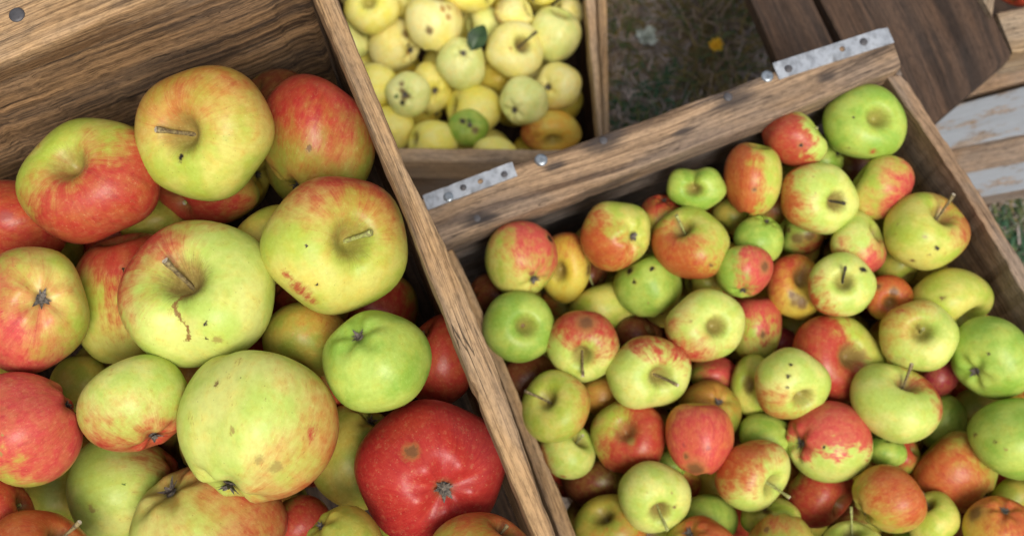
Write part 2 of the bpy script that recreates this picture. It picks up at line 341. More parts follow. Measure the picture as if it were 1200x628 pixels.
def disc(name, px, py, z, r, h, mat, parent, slot=False):
    """nail or screw head: a low domed disc standing on the wood"""
    c = at(px, py, z); vs = []; fs = []; n = 20
    rings = [(r, -.002), (r, h * .45), (r * .9, h * .8), (r * .6, h), (r * .3, h * 1.08)]
    for rr, hh in rings:
        for k in range(n): a = 2 * math.pi * k / n; vs.append(Vector((rr * math.cos(a), rr * math.sin(a), hh)))
    for i in range(len(rings) - 1):
        for k in range(n): k2 = (k + 1) % n; fs.append((i * n + k, i * n + k2, (i + 1) * n + k2, (i + 1) * n + k))
    fs.append(tuple(range((len(rings) - 1) * n, len(rings) * n)))
    if slot:
        b = len(vs)
        for (a, w_) in ((.3, .16), (.3 + math.pi / 2, .16)):
            ux, uy = math.cos(a), math.sin(a); b = len(vs)
            for sx in (-1, 1):
                for sy in (-1, 1): vs.append(Vector((ux * sx * r * .55 - uy * sy * r * w_ * .5, uy * sx * r * .55 + ux * sy * r * w_ * .5, h * 1.12)))
            fs.append((b, b + 2, b + 3, b + 1))
    me = bpy.data.meshes.new(name); me.from_pydata(vs, [], fs); me.materials.append(mat)
    for p in me.polygons: p.use_smooth = True
    o = link(name, me, parent, c)
    if parent.parent: o.location = c - (Vector(parent.location) + Vector(parent.parent.location))
    return o

def strap(name, quad, z, th, holes, parent, drop=0):
    """perforated steel strip: quad of photo pixels (p0,p1 along the top edge, p2,p3 below) with real holes; holes = (u, v, r)"""
    p0, p1, p2, p3 = [at(x, y, z) for x, y in quad]
    ux = (p1 - p0); L = ux.length; ux /= L; W = (p3 - p0).length; uy = (p3 - p0) / W
    import bmesh
    bm = bmesh.new()
    def P(u, v): return p0 + ux * u + uy * v
    n = len(holes); xs = [0] + [(holes[i][0] + holes[i + 1][0]) / 2 * L for i in range(n - 1)] + [L]
    top = {}
    def V(p):
        k = (round(p.x, 6), round(p.y, 6), round(p.z, 6))
        if k not in top: top[k] = bm.verts.new(p)
        return top[k]
    for i, (hu, hv, hr) in enumerate(holes):
        c = P(hu * L, hv * W); a0, a1 = xs[i], xs[i + 1]; m = 24
        ins, out = [], []
        for k in range(m):
            a = 2 * math.pi * k / m; du, dv = math.cos(a), math.sin(a)
            ins.append(V(P(hu * L + hr * du, hv * W + hr * dv)))
            t = min((a1 - hu * L) / du if du > 1e-6 else (a0 - hu * L) / du if du < -1e-6 else 9, ((1 - hv) * W) / dv if dv > 1e-6 else (-hv * W) / dv if dv < -1e-6 else 9)
            out.append(V(P(hu * L + t * du, hv * W + t * dv)))
        for k in range(m):
            k2 = (k + 1) % m; bm.faces.new((ins[k], out[k], out[k2], ins[k2]))
        for (cu, cv) in ((a0, 0), (a1, 0), (a1, W), (a0, W)):
            best = sorted(range(m), key=lambda k: (out[k].co - P(cu, cv)).length)[:2]
            cvv = V(P(cu, cv))
            if cvv not in (out[best[0]], out[best[1]]):
                try: bm.faces.new((out[best[0]], cvv, out[best[1]]))
                except Exception: pass
    bmesh.ops.recalc_face_normals(bm, faces=bm.faces)
    ret = bmesh.ops.extrude_face_region(bm, geom=list(bm.faces))
    bmesh.ops.translate(bm, verts=[g for g in ret['geom'] if isinstance(g, bmesh.types.BMVert)], vec=(0, 0, th))
    if drop:     # the end bent down over the rail's end
        q = [P(0, 0), P(0, W), P(-.0012, W), P(-.0012, 0)]
        a = [bm.verts.new(v + Vector((0, 0, th))) for v in q]; b = [bm.verts.new(v - Vector((0, 0, drop))) for v in q]
        for k in range(4): bm.faces.new((a[k], a[(k + 1) % 4], b[(k + 1) % 4], b[k]))
        bm.faces.new(a); bm.faces.new(b[::-1])
    bmesh.ops.recalc_face_normals(bm, faces=bm.faces)
    cen = (p0 + p2) / 2
    for v in bm.verts: v.co -= cen
    me = bpy.data.meshes.new(name); bm.to_mesh(me); bm.free(); me.materials.append(m_zinc)
    return link(name, me, parent, cen)

# ------------------------------------------------------------------ heights of things
ZL, ZR, ZY = .94, .65, .31      # rims of the three crates
# ------------------------------------------------------------------ ground
def ground():
    me = bpy.data.meshes.new('ground'); n = 90; vs = []; fs = []
    def g(k): u = (k / n) * 2 - 1; return math.copysign(abs(u) ** 3, u) * 30
    for i in range(n + 1):
        for j in range(n + 1):
            x, y = g(i), g(j) + .5; vs.append((x, y, .012 * noise.noise(Vector((x * 9, y * 9, 0))) + .006 * noise.noise(Vector((x * 40, y * 40, 2)))))
    for i in range(n):
        for j in range(n): a = i * (n + 1) + j; fs.append((a, a + n + 1, a + n + 2, a + 1))
    me.from_pydata(vs, [], fs)
    m, t, p = new_mat('leaf_litter_soil'); q = N(t); P = t.nodes.new('ShaderNodeTexCoord').outputs['Object']
    n1 = q.noise(P, 9, 5, .6, .4); n2 = q.noise(P, 45, 6, .7, .5); n3 = q.noise(P, 160, 4, .7)
    c = q.mix(q.mr(n2, .35, .65), (.065, .05, .04), (.24, .18, .135)); c = q.mix(q.math('MULTIPLY', q.mr(n1, .5, .62), .6), c, (.08, .075, .035))
    c = q.mix(q.math('MULTIPLY', q.mr(n3, .6, .7), .6), c, (.24, .19, .15))
    t.links.new(c, p.inputs['Base Color']); p.inputs['Roughness'].default_value = .95
    bp = t.nodes.new('ShaderNodeBump'); bp.inputs['Strength'].default_value = .8; bp.inputs['Distance'].default_value = .01
    t.links.new(q.math('ADD', n2, n3), bp.inputs['Height']); t.links.new(bp.outputs[0], p.inputs['Normal'])
    me.materials.append(m); o = link('ground', me); tag(o, kind='structure')
ground()
def litter():
    rnd = random.Random(3); mats = []
    for nm, c1, c2 in (('dry_grass_blade', (.32, .24, .16), (.15, .10, .07)), ('green_grass_blade', (.05, .08, .02), (.09, .11, .03)), ('grey_dead_stalk', (.36, .30, .27), (.17, .14, .12)), ('deep_green_blade', (.02, .07, .03), (.04, .11, .05)), ('ochre_blade', (.20, .14, .04), (.11, .09, .03))):
        mats.append(plain(nm, c1, c2, 60, .8))
    vs, fs, mi = [], [], []
    def blade(c, L, wd, k, lean):
        a = rnd.uniform(0, 6.28); d = Vector((math.cos(a), math.sin(a), 0)); s = Vector((-d.y, d.x, 0)); b = len(vs)
        hgt = L * (1 - lean)
        for i in range(5):
            u = i / 4; pos = c + d * (L * lean * u) + Vector((0, 0, hgt * math.sin(u * 2.0) * .9 + .004)) + s * (.15 * L * u * u * rnd.uniform(-1, 1)); w2 = wd * (1 - u * .9)
            vs.append(pos - s * w2); vs.append(pos + s * w2)
        for i in range(4): fs.append((b + 2 * i, b + 2 * i + 1, b + 2 * i + 3, b + 2 * i + 2)); mi.append(k)
    def patch(px0, px1, py0, py1, cnt, kinds, hh=(.02, .07), lean=(.5, .95)):
        for _ in range(cnt):
            c = at(rnd.uniform(px0, px1), rnd.uniform(py0, py1), 0); c.z = 0
            blade(c, rnd.uniform(*hh), rnd.uniform(.0012, .0032), rnd.choice(kinds), rnd.uniform(*lean))
    patch(690, 900, -60, 170, 3800, [0, 0, 2, 2, 4], lean=(.7, .98))
    patch(800, 870, -40, 110, 700, [1, 4, 4, 0], hh=(.03, .10))
    patch(725, 800, 90, 160, 450, [3, 3, 1, 2])
    patch(700, 740, -20, 60, 300, [1, 4, 0])
    patch(1120, 1300, 190, 420, 1600, [0, 2, 2, 4, 1], lean=(.6, .95))
    patch(1165, 1260, 250, 330, 500, [3, 3, 1])
    me = bpy.data.meshes.new('ground_cover'); me.from_pydata(vs, [], fs)
    for m in mats: me.materials.append(m)
    me.polygons.foreach_set('material_index', mi)
    tag(link('grass', me), 'dry stalks, dead leaves and short green grass on the ground between the crates', 'grass', kind='stuff')
litter()
def petals(name, px, py, z, r, n, layers, mat, label, cat, cup=.3):
    c = at(px, py, 0); c.z = z; vs, fs = [], []; rnd = random.Random(int(px))
    for l in range(layers):
        rl = r * (1 - .25 * l)
        for k in range(n):
            a = 2 * math.pi * (k + .5 * l) / n + rnd.uniform(-.1, .1); rl = r * (1 - .25 * l) * rnd.uniform(.6, 1.1); d = Vector((math.cos(a), math.sin(a), 0)); s = Vector((-d.y, d.x, 0)); b = len(vs); wd = rl * 2.2 / n
            for u, ww in ((.08, .4), (.4, 1.), (.75, 1.1), (1., .5)):
                for e in (-1, 1): vs.append(d * rl * u + s * wd * ww * e + Vector((0, 0, rl * cup * u * u * (1 + l) + .002 * l)))
            for i in range(3): fs.append((b + 2 * i, b + 2 * i + 1, b + 2 * i + 3, b + 2 * i + 2))
    b = len(vs)
    for i in range(4):      # stalk
        for k in range(5): a = 2 * math.pi * k / 5; vs.append(Vector((.0012 * math.cos(a), .0012 * math.sin(a), -z * i / 3)))
    for i in range(3):
        for k in range(5): fs.append((b + i * 5 + k, b + i * 5 + (k + 1) % 5, b + (i + 1) * 5 + (k + 1) % 5, b + (i + 1) * 5 + k))
    me = bpy.data.meshes.new(name); me.from_pydata(vs, [], fs); me.materials.append(mat)
    tag(link(name, me, None, c), label, cat)
petals('flower', 833, 72, .05, .011, 12, 3, m_yflow, 'small bright yellow flower head on the bare ground between the crates', 'flower')
petals('dry_flower', 755, 57, .03, .015, 17, 4, m_gflow, 'pale grey-green tuft lying on the ground beside the yellow apple crate', 'plant', .55)

# ------------------------------------------------------------------ bench of peeling white planks, dark crate at top right
bench = empty('plank_bench', at(1150, 160, .3), 'low bench of planks with peeling white paint, under the right crate corner', 'bench')
ZB = .36
board('plank', [(700, 232), (1290, 78)], [(700, 258), (1290, 139)], ZB, .032, m_white, bench, seed=2)
board('plank', [(700, 284), (1290, 170)], [(700, 318), (1290, 204)], ZB - .012, .035, m_white, bench, seed=3)
board('plank', [(700, 257), (1290, 142)], [(700, 287), (1290, 170)], ZB - .006, .03, m_side, bench, seed=4)
board('plank', [(760, 160), (1290, 15)], [(760, 214), (1290, 70)], ZB - .004, .03, m_side, bench, seed=5)
for (x, y) in ((1225, 120), (760, 250)):
    board('bench_leg', [(x, y), (x + 35, y - 8)], [(x + 10, y + 34), (x + 45, y + 26)], ZB - .05, ZB - .05, m_dark, bench, n=6)

dk = empty('dark_crate', at(1020, 40, .3), 'crate clad in dark brown boards behind the long handle rail, top right', 'crate')
ZD = .47
board('side_board', [(820, -140), (948, 160)], [(912, -85), (1044, 190)], ZD, .018, m_dark, dk, seed=6, n=40)
board('side_board', [(920, -85), (1052, 182)], [(1112, -85), (1187, 66)], ZD + .003, .018, m_dark, dk, seed=7, n=40)
board('end_rail', [(1168, 14), (1290, -12)], [(1188, 63), (1310, 40)], ZD + .004, .05, m_pale, dk, seed=8, n=24, rad=.003)
board('corner_post', [(1144, -14), (1136, -70)], [(1164, 20), (1176, -74)], ZD + .012, .06, m_pale, dk, seed=9, n=12, rad=.004)
board('crate_floor', [(840, -150), (930, 95)], [(1330, -150), (1330, 20)], ZD - .15, .012, m_dark, dk, seed=10, n=10)

# ------------------------------------------------------------------ yellow apple crate
yc = empty('wooden_crate', at(560, 90, .0), 'small crate of yellow apples standing on the ground at the top', 'crate', 'wooden apple crates')
board('side_rail', [(684, -120), (686, 0), (704, 176)], [(697, -120), (698, 0), (709, 176)], ZY - .010, .045, m_yel, yc, seed=11)
board('side_rail', [(698, -120), (700, 0), (710, 190)], [(710, -120), (711, 0), (715, 190)], ZY, .06, m_div, yc, seed=12)
board('side_board', [(689, -120), (691, 0), (705, 176)], [(697, -120), (699, 0), (709, 176)], ZY - .062, .23, m_side, yc, seed=13)
board('end_rail', [(372, 173), (560, 174), (745, 177)], [(372, 189), (560, 190), (745, 193)], ZY, .05, m_yel, yc, seed=14)
board('end_board', [(372, 180), (745, 182)], [(372, 190), (745, 192)], ZY - .075, .22, m_side, yc, seed=15)
board('side_board', [(372, -120), (372, 190)], [(382, -120), (382, 190)], ZY, .29, m_side, yc, seed=16)
board('end_board', [(372, -135), (700, -130)], [(372, -123), (700, -118)], ZY, .29, m_side, yc, seed=17)
board('crate_floor', [(375, -90), (375, 235)], [(705, -90), (705, 235)], ZY - .27, .012, m_dark, yc, n=10)

# ------------------------------------------------------------------ right crate
rc = empty('wooden_crate', at(860, 350, .38), 'crate heaped with small red and green apples, steel strap at each end of its rail', 'crate', 'wooden apple crates')
rail = board('handle_rail', BAR1, BAR2, ZR, .026, m_bar, rc, seed=21, rad=.0035, chip=.0007, n=110)
board('end_board', [(508, 272), (780, 172), (1052, 76)], [(514, 287), (787, 185), (1058, 88)], ZR - .0275, .055, m_grey, rc, seed=22)
board('end_board', [(508, 274), (780, 174), (1052, 78)], [(514, 287), (787, 186), (1058, 88)], ZR - .087, .16, m_grey, rc, seed=23)
board('side_board', [(1037, 86), (1072, 138), (1127, 220), (1165, 282), (1200, 344), (1370, 640)], [(1056, 84), (1091, 138), (1143, 218), (1177, 273), (1200, 311), (1390, 620)], ZR - .012, .235, m_side, rc, seed=24, n=110, chip=.0012)
board('side_board', [(515, 292), (578, 424), (655, 628), (730, 830)], [(530, 287), (590, 420), (676, 628), (752, 830)], ZR - .02, .23, m_div, rc, seed=25, n=90, chip=.001)
board('end_board', [(740, 800), (1370, 640)], [(744, 822), (1376, 662)], ZR - .01, .24, m_side, rc, seed=26)
board('crate_floor', [(530, 330), (760, 760)], [(1055, 130), (1330, 600)], ZR - .245, .012, m_dark, rc, n=10)
s1 = strap('corner_strap', [(497, 229), (600, 190), (607, 208), (503, 246)], ZR + .0006, .0012, [(.30, .5, .0019), (.40, .52, .0005), (.62, .48, .0016), (.86, .48, .0005)][0:0] + [(.13, .5, .0004), (.40, .5, .0004), (.61, .48, .0022), (.87, .48, .0004)], rc, drop=.012)
for (x, y, r) in ((525.5, 231, .0040), (543, 220, .0026), (591, 204.5, .0026)): disc('rivet', x, y, ZR + .0018, r, .0011, m_screw if r > .003 else m_nail, s1)
s2 = strap('corner_strap', [(905, 75), (1039, 32), (1045, 50), (913, 94)], ZR + .0006, .0012, [(.13, .5, .0004), (.35, .5, .0004), (.58, .45, .0024), (.82, .42, .0004)], rc, drop=0)
for (x, y, r) in ((924, 81, .0032), (1012, 49.5, .0032)): disc('rivet', x, y, ZR + .0018, r, .0011, m_nail, s2)
disc('screw', 634, 188, ZR, .0052, .0022, m_screw, rc, slot=True)
disc('screw', 899, 90, ZR, .0050, .0018, m_screw, rc, slot=True)
disc('nail', 853, 114, ZR, .0036, .0012, m_nail, rc)
disc('nail', 707, 165, ZR, .0032, .0008, m_nail, rc)
disc('nail', 559, 256, ZR - .0006, .0030, .0008, m_nail, rc)

# ------------------------------------------------------------------ left crate
lc = empty('wooden_crate', at(230, 330, .66), 'nearest crate, on the left, full of large apples behind a narrow tan rim', 'crate', 'wooden apple crates')
board('side_rail', [(330, -98), (370, 0), (455, 200), (541, 420), (626, 628), (760, 960)], [(356, -98), (396, 0), (477, 200), (523, 287), (578, 420), (651, 628), (785, 960)], ZL, .036, m_div, lc, seed=31, n=160, chip=.0008, rad=.0028)
board('side_board', [(333, -94), (458, 200), (544, 420), (629, 628), (760, 960)], [(352, -98), (474, 200), (572, 420), (648, 628), (780, 960)], ZL - .066, .20, m_back, lc, seed=32)
board('end_rail', [(-330, 70), (0, -52), (330, -180)], [(-330, 200), (0, 70), (345, -63)], ZL, .022, m_div, lc, seed=36, n=110, chip=.0008, rad=.0028)
board('end_board', [(-330, 155), (0, 32), (330, -96)], [(-330, 202), (0, 72), (345, -61)], ZL - .0225, .232, m_back, lc, seed=33, n=110, chip=.001, rad=.003)
board('side_board', [(-340, 150), (-90, 830)], [(-310, 150), (-60, 830)], ZL, .25, m_back, lc, seed=34)
board('end_board', [(-60, 900), (760, 960)], [(-60, 925), (760, 985)], ZL, .25, m_back, lc, seed=35)
board('crate_floor', [(-330, 200), (-60, 900)], [(345, -40), (740, 900)], ZL - .26, .012, m_dark, lc, n=10)
for (x, y) in ((60, 120), (330, 20), (60, 700), (520, 640)):
    board('leg', [(x, y), (x + 60, y)], [(x, y + 60), (x + 60, y + 60)], ZL - .272, ZL - .272, m_dark, lc, n=4)
disc('nail', 20, 18, ZL, .0045, .0012, m_nail, lc)

# ------------------------------------------------------------------ apples
def frame(px, py):
    d = ray(px, py).normalized(); t = -d; r = RT - t * RT.dot(t); r.normalize(); u = t.cross(r); return r, u, t
def apple_mesh(name, fr, axis, stem_up, rx, ry, seed, k, lob, ds, crease=None, nth=56, nph=40):
    """apple surface in unit coordinates: calyx basin below, stem cavity above; then turned and sized"""
    rnd = random.Random(seed)
    r_, u_, t_ = fr
    z = axis.normalized() * (1 if stem_up else -1)
    x = z.orthogonal().normalized(); x.rotate(Matrix.Rotation(rnd.uniform(0, 6.28), 3, z)); y = z.cross(x)
    M = Matrix((x, y, z)).transposed()      # canonical -> screen frame
    ws, wc, dc = rnd.uniform(.20, .26), rnd.uniform(.26, .34), rnd.uniform(.13, .2)
    tap = rnd.uniform(.02, .09); ph5 = rnd.uniform(0, 6.28); p2 = rnd.uniform(0, 6.28); p3 = rnd.uniform(0, 6.28)
    kd = [(Vector((rnd.gauss(0, 1), rnd.gauss(0, 1), rnd.gauss(0, 1))).normalized(), rnd.uniform(1.6, 3.6), rnd.uniform(0, 6.28), rnd.uniform(.008, .028)) for _ in range(7)]; a5 = rnd.uniform(.012, .034)
    pts, fs = [], []
    if crease: cv = M.inverted() @ Vector((crease[0], -crease[1], .3)); cth = math.atan2(cv.y, cv.x)
    def surf(ph, th):
        s, c = math.sin(ph), math.cos(ph)
        rho = abs(s) ** .93 * (1 + tap * c) * (1 + a5 * math.cos(5 * th + ph5) * (1 - .6 * c) + lob * .5 * math.cos(2 * th + p2) + .012 * math.cos(3 * th + p3))
        zz = k * math.copysign(abs(c) ** .95, c)
        if c > 0: zz -= ds * math.exp(-(rho / ws) ** 2) + ds * .35 * math.exp(-(rho / (ws * 2.3)) ** 2) - lob * .9 * math.cos(2 * th + p2) * rho * math.exp(-(rho / .6) ** 2)
        else: zz += dc * math.exp(-(rho / wc) ** 2) + .045 * math.cos(5 * th + ph5) * math.exp(-((rho - .36) / .16) ** 2)
        v = Vector((rho * math.cos(th), rho * math.sin(th), zz))
        if crease:
            dt = (th - cth + math.pi) % (2 * math.pi) - math.pi; cw = crease[3] if len(crease) > 3 else .30
            v *= 1 - crease[2] * math.exp(-(dt / cw) ** 2) * math.exp(-((ph - (.55 if len(crease) < 5 else .8)) / (.75 if len(crease) < 5 else crease[4])) ** 2)
        return v * (1 + sum(a * math.sin(f * v.dot(d) + p) for d, f, p, a in kd))
    pts.append(surf(1e-4, 0))
    for i in range(1, nph):
        u = i / nph; ph = math.pi * (u - .055 * math.sin(4 * math.pi * u) * 0 ) ; ph = math.pi * (u * .86 + .14 * (u * u * (3 - 2 * u)))
        for j in range(nth): pts.append(surf(ph, 2 * math.pi * j / nth))
    pts.append(surf(math.pi - 1e-4, 0))
    for j in range(nth): fs.append((0, 1 + j, 1 + (j + 1) % nth))
    for i in range(nph - 2):
        for j in range(nth):
            a = 1 + i * nth + j; b = 1 + i * nth + (j + 1) % nth; fs.append((a, a + nth, b + nth, b))
    e = len(pts) - 1
    for j in range(nth): fs.append((e, e - nth + (j + 1) % nth, e - nth + j))
    sc = [M @ p for p in pts]
    xs = [p.x for p in sc]; ys = [p.y for p in sc]; zs = [p.z for p in sc]
    cx, cy, cz = (max(xs) + min(xs)) / 2, (max(ys) + min(ys)) / 2, (max(zs) + min(zs)) / 2
    ax, ay = rx / ((max(xs) - min(xs)) / 2), ry / ((max(ys) - min(ys)) / 2); az = (ax + ay) / 2
    def out(p): return r_ * ((p.x - cx) * ax) + u_ * ((p.y - cy) * ay) + t_ * ((p.z - cz) * az)
    me = bpy.data.meshes.new(name); me.from_pydata([out(p) for p in sc], [], fs)
    at_ = me.attributes.new('ac', 'FLOAT_VECTOR', 'POINT'); at_.data.foreach_set('vector', [c for p in pts for c in p])
    me.polygons.foreach_set('use_smooth', [True] * len(fs)); me.update()
    zw = (r_ * (z.x * ax) + u_ * (z.y * ay) + t_ * (z.z * az)).normalized()
    return me, M, out(M @ pts[0]), out(M @ pts[-1]), zw
def tube(name, pts, rads, mats, tipmat=True, n=9):
    vs, fs, mi = [], [], []
    for i, p in enumerate(pts):
        t = (pts[min(i + 1, len(pts) - 1)] - pts[max(i - 1, 0)]).normalized(); a = t.orthogonal().normalized(); b = t.cross(a)
        if i: a = (pa - t * pa.dot(t)).normalized(); b = t.cross(a)
        pa = a
        for k in range(n): an = 2 * math.pi * k / n; vs.append(p + (a * math.cos(an) + b * math.sin(an)) * rads[i] * (1 + .16 * math.sin(3 * an + i) + .10 * math.sin(2.3 * i)))
    for i in range(len(pts) - 1):
        for k in range(n): k2 = (k + 1) % n; fs.append((i * n + k, i * n + k2, (i + 1) * n + k2, (i + 1) * n + k)); mi.append(0)
    fs.append(tuple(range((len(pts) - 1) * n, len(pts) * n))); mi.append(1 if tipmat else 0)
    me = bpy.data.meshes.new(name); me.from_pydata(vs, [], fs)
    for m in mats: me.materials.append(m)
    me.polygons.foreach_set('material_index', mi); me.polygons.foreach_set('use_smooth', [True] * (len(fs) - 1) + [False]); return me
def calyx_mesh(base, nrm, r, seed):
    rnd = random.Random(seed); a = nrm.orthogonal().normalized(); b = nrm.cross(a); vs, fs = [], []
    rot = rnd.uniform(0, 6)
    for k in range(9):
        an = rot + k * 2 * math.pi / 9 + rnd.uniform(-.25, .25); d = a * math.cos(an) + b * math.sin(an); s = nrm.cross(d); L = r * rnd.uniform(.10, .22); i0 = len(vs); curl = rnd.uniform(-.3, .9)
        for u, wd in ((0, .22), (.35, .24), (.7, .13), (1., .02)):
            p = base + d * (L * u * (1 - .35 * max(0, curl) * u)) + nrm * (r * .02 + L * (.55 * u * (1 + curl) - .6 * u * u * curl)); 
            for e in (-1, 1): vs.append(p + s * (L * wd * e * .8) + nrm * (.15 * L * wd))
            vs.append(p)
        for i in range(3):
            q = i0 + 3 * i; fs.append((q, q + 2, q + 5, q + 3)); fs.append((q + 2, q + 1, q + 4, q + 5))
    i0 = len(vs); vs.append(base + nrm * r * .05)          # dark centre
    for k in range(12): an = k / 12 * 6.283; vs.append(base + (a * math.cos(an) + b * math.sin(an)) * r * .085 + nrm * r * .02)
    for k in range(12): fs.append((i0, i0 + 1 + k, i0 + 1 + (k + 1) % 12))
    me = bpy.data.meshes.new('calyx'); me.from_pydata(vs, [], fs); me.materials.append(m_calyx); return me

placed = []
def settle(px, py, rpx, z0, zmin, tight=.86, only=None):
    z = z0
    while z > zmin:
        c = at(px, py, z); D = (c - CP).dot(FW); r = rpx * D / F; ok = True
        for (cc, rr) in placed:
            dd = c - cc
            if abs(dd.x) > r + rr or abs(dd.y) > r + rr: continue
            if dd.length < tight * (r + rr): ok = False; break
        if ok: return c, r, D
        z -= .002
    c = at(px, py, zmin); D = (c - CP).dot(FW); return None if only else (c, rpx * D / F, D)

COUNT = [0]
def apple(crate, x, y, rx, ry, pole=None, base='Y', blush=None, spots=(), label='', stem=None, lob=None, z=None, soft=.38, speck=None, k=None, smat=None, grp=None, only=False, crease=None):
    """pole=(end, ox, oy): 's' stem or 'c' calyx end seen at that offset (fractions of the radius, y down).
    blush=(colour, dx, dy, dz, cover). spots=[(dx, dy, radius, colour)]. stem=(tipx, tipy, lift) in radii"""
    COUNT[0] += 1; seed = COUNT[0] * 13 + 5; rnd = random.Random(seed)
    z0, zmin, g = crate
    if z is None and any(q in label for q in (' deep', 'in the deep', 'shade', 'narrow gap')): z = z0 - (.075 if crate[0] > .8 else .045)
    res = settle(x, y, (rx + ry) / 2, z0 if z is None else z, zmin, tight=.95 if z0 > .8 else .88, only=only)
    if blush and crate is RC and blush[0] in 'ORP': blush = (*blush[:4], blush[4] - .07)
    if res is None: return None
    c, r, D = res; placed.append((c, r)); sc = D / F
    if pole is None: a = rnd.uniform(0, 6.28); pole = (rnd.choice('sc'), 1.3 * math.cos(a), 1.3 * math.sin(a))
    e, ox, oy = pole; m = math.hypot(ox, oy)
    ax = Vector((ox, -oy, math.sqrt(1 - m * m))) if m < .98 else Vector((ox, -oy, -.15 if m < 1.15 else -.5)).normalized()
    fr = frame(x, y)
    me, M, ptop, pbot, zw = apple_mesh('skin', fr, ax, e == 's', rx * sc, ry * sc, seed, k or rnd.uniform(.82, .92), rnd.uniform(.0, .05) if lob is None else lob, rnd.uniform(.34, .44), crease)
    Mi = M.inverted()
    bl, bd, cov = 'R', Vector((0, 0, 1)), 0
    if blush: bl = blush[0]; bd = (Mi @ Vector((blush[1], -blush[2], blush[3]))).normalized(); cov = blush[4]
    sp = []
    for (dx, dy, rr, cc) in spots:
        mm = dx * dx + dy * dy; sp.append((tuple((Mi @ Vector((dx, -dy, math.sqrt(max(0, 1 - mm))))).normalized()), rr, cc))
    me.materials.append(skin_mat(base, bl, tuple(bd), cov, soft, sp, rnd.uniform(0, 60), rnd.uniform(.15, .7) if speck is None else speck, rnd.uniform(.6, .95)))
    if stem and crate is RC: stem = (ox + (stem[0] - ox) * .8, oy + (stem[1] - oy) * .8, stem[2] * .92)
    root = empty('apple', c, label, 'apple', grp or g)
    link('skin', me, root, c)
    big = abs(ox) + abs(oy)
    # stem
    if stem != 0:
        r_, u_, t_ = fr
        if stem: tip = (r_ * stem[0] - u_ * stem[1] + t_ * stem[2]) * r
        else: tip = ptop + zw * r * rnd.uniform(.3, .5) + Vector((rnd.uniform(-1, 1), rnd.uniform(-1, 1), rnd.uniform(-1, 1))) * r * .08
        st = ptop - zw * r * .04; pts = []
        mid = (st + tip) / 2 + zw * r * .06
        for i in range(8):
            u = i / 7; pts.append(st * (1 - u) ** 2 + mid * 2 * u * (1 - u) + tip * u * u)
        w0 = .025 * r + .0002
        o = link('stem', tube('stem', pts, [w0 * (1.3 if i == 0 else 1 + .55 * max(0, (i - 4) / 3)) for i in range(8)], [smat or (m_stem if rnd.random() < .6 else m_stemg), m_tip if smat is None else smat]), root, c)
    link('calyx', calyx_mesh(pbot - (-zw) * r * 0.0, -zw, r, seed), root, c)
    return root

LC = (ZL - .048, ZL - .215, 'apples in the left crate')
RC = (ZR - .022, ZR - .20, 'apples in the right crate')
YC = (ZY - .035, ZY - .22, 'apples in the yellow apple crate')
SCAR = [(-.46 + .05 * math.sin(i * .55) + max(0, i - 5) * .021, -.12 + i * .040, .036, 's') for i in range(20)]
def L_(*a, **k): return apple(LC, *a, **k)
# ---- left crate, uppermost first
L_(240,157,80,79,('s',-.55,-.06),'Y',('O',-.2,-.95,.05,.27),[(-.5,.45,.05,'k'),(-.66,-.02,.05,'t')],'big yellow-green apple, its short stem pointing left, highest against the back board',stem=(-.68,-.06,.50),soft=.7,lob=.03)
L_(104,212,81,74,('s',-.50,-.38),'Y',('R',.35,.70,.35,.60),[(-.1,-.25,.03,'b')],'orange-red apple with a green hollow at its upper left, touching the back board',stem=0,soft=.42,lob=.05)
L_(392,288,86,81,('s',.30,-.10),'Y',('R',.15,-.95,.05,.22),[(-.55,.62,.17,'r'),(-.40,.78,.13,'r'),(-.68,.42,.09,'r'),(-.45,.02,.025,'k'),(-.3,.6,.03,'k')],'big yellow apple with red patches and a bent green stem, beside the tan rim',stem=(.50,-.18,.66),smat=m_stemg,soft=.5,lob=.05,crease=(.15,1,.07))
L_(231,344,90,87,('s',-.36,-.40),'L',('R',-.75,-.5,-.45,.27),SCAR+[(.02,.35,.03,'k'),(.18,.55,.06,'t'),(.05,.55,.025,'k')],'big pale lime apple with a brown scar line running down from its stem hollow',stem=(-.40,-.42,.58),soft=.4,lob=.05,crease=(-.12,1,.20,.40,1.1))
L_(36,364,66,75,('c',.20,-.17),'Y',('P',-.8,.55,-.1,.60),[],'pink-red apple at the left edge showing its dried blossom end in a yellow ring',soft=.55,stem=0)
L_(442,423,64,60,('c',-.38,-.60),'G',None,[],'smooth bright green apple with a dark blossom end, just above the all-red one',stem=0,lob=.02,speck=.25)
L_(565,646,62,46,None,'V',('O',.3,-.8,.2,.25),[],'green apple cut by the bottom edge, between the all-red one and the rim')
L_(303,500,93,88,('c',-.30,.93),'L',('O',.85,.4,-.25,.27),[(-.45,-.5,.035,'b'),(.2,-.25,.02,'k'),(.35,.5,.07,'t'),(.15,.4,.06,'t'),(-.2,.1,.04,'t'),(.72,.1,.10,'r')],'largest lime apple with faint red streaks on its right side, low in the middle',soft=.55,stem=0,speck=.9,lob=.04,crease=(-.5,-.3,.06))
L_(505,551,90,83,('c',.22,.31),'RR',('R',.3,.1,.4,.99),[(-.26,-.28,.085,'b')],'all-red apple with a brown spot and its dried blossom end showing',stem=0,soft=.6)
L_(245,620,90,77,('c',-.62,-.62),'L',('R',.75,-.45,.05,.46),[(-.2,.15,.03,'g')],'yellow apple streaked orange-red on its right, cut by the bottom edge',soft=.75,lob=.04,crease=(.4,-.9,.10))
L_(150,575,68,66,('c',.92,-.2),'L',('R',.85,-.35,-.2,.33),[(-.05,-.1,.03,'g'),(-.45,.3,.06,'t')],'pale green apple with a red streaked right side, left of the orange-streaked one',soft=.4,stem=0)
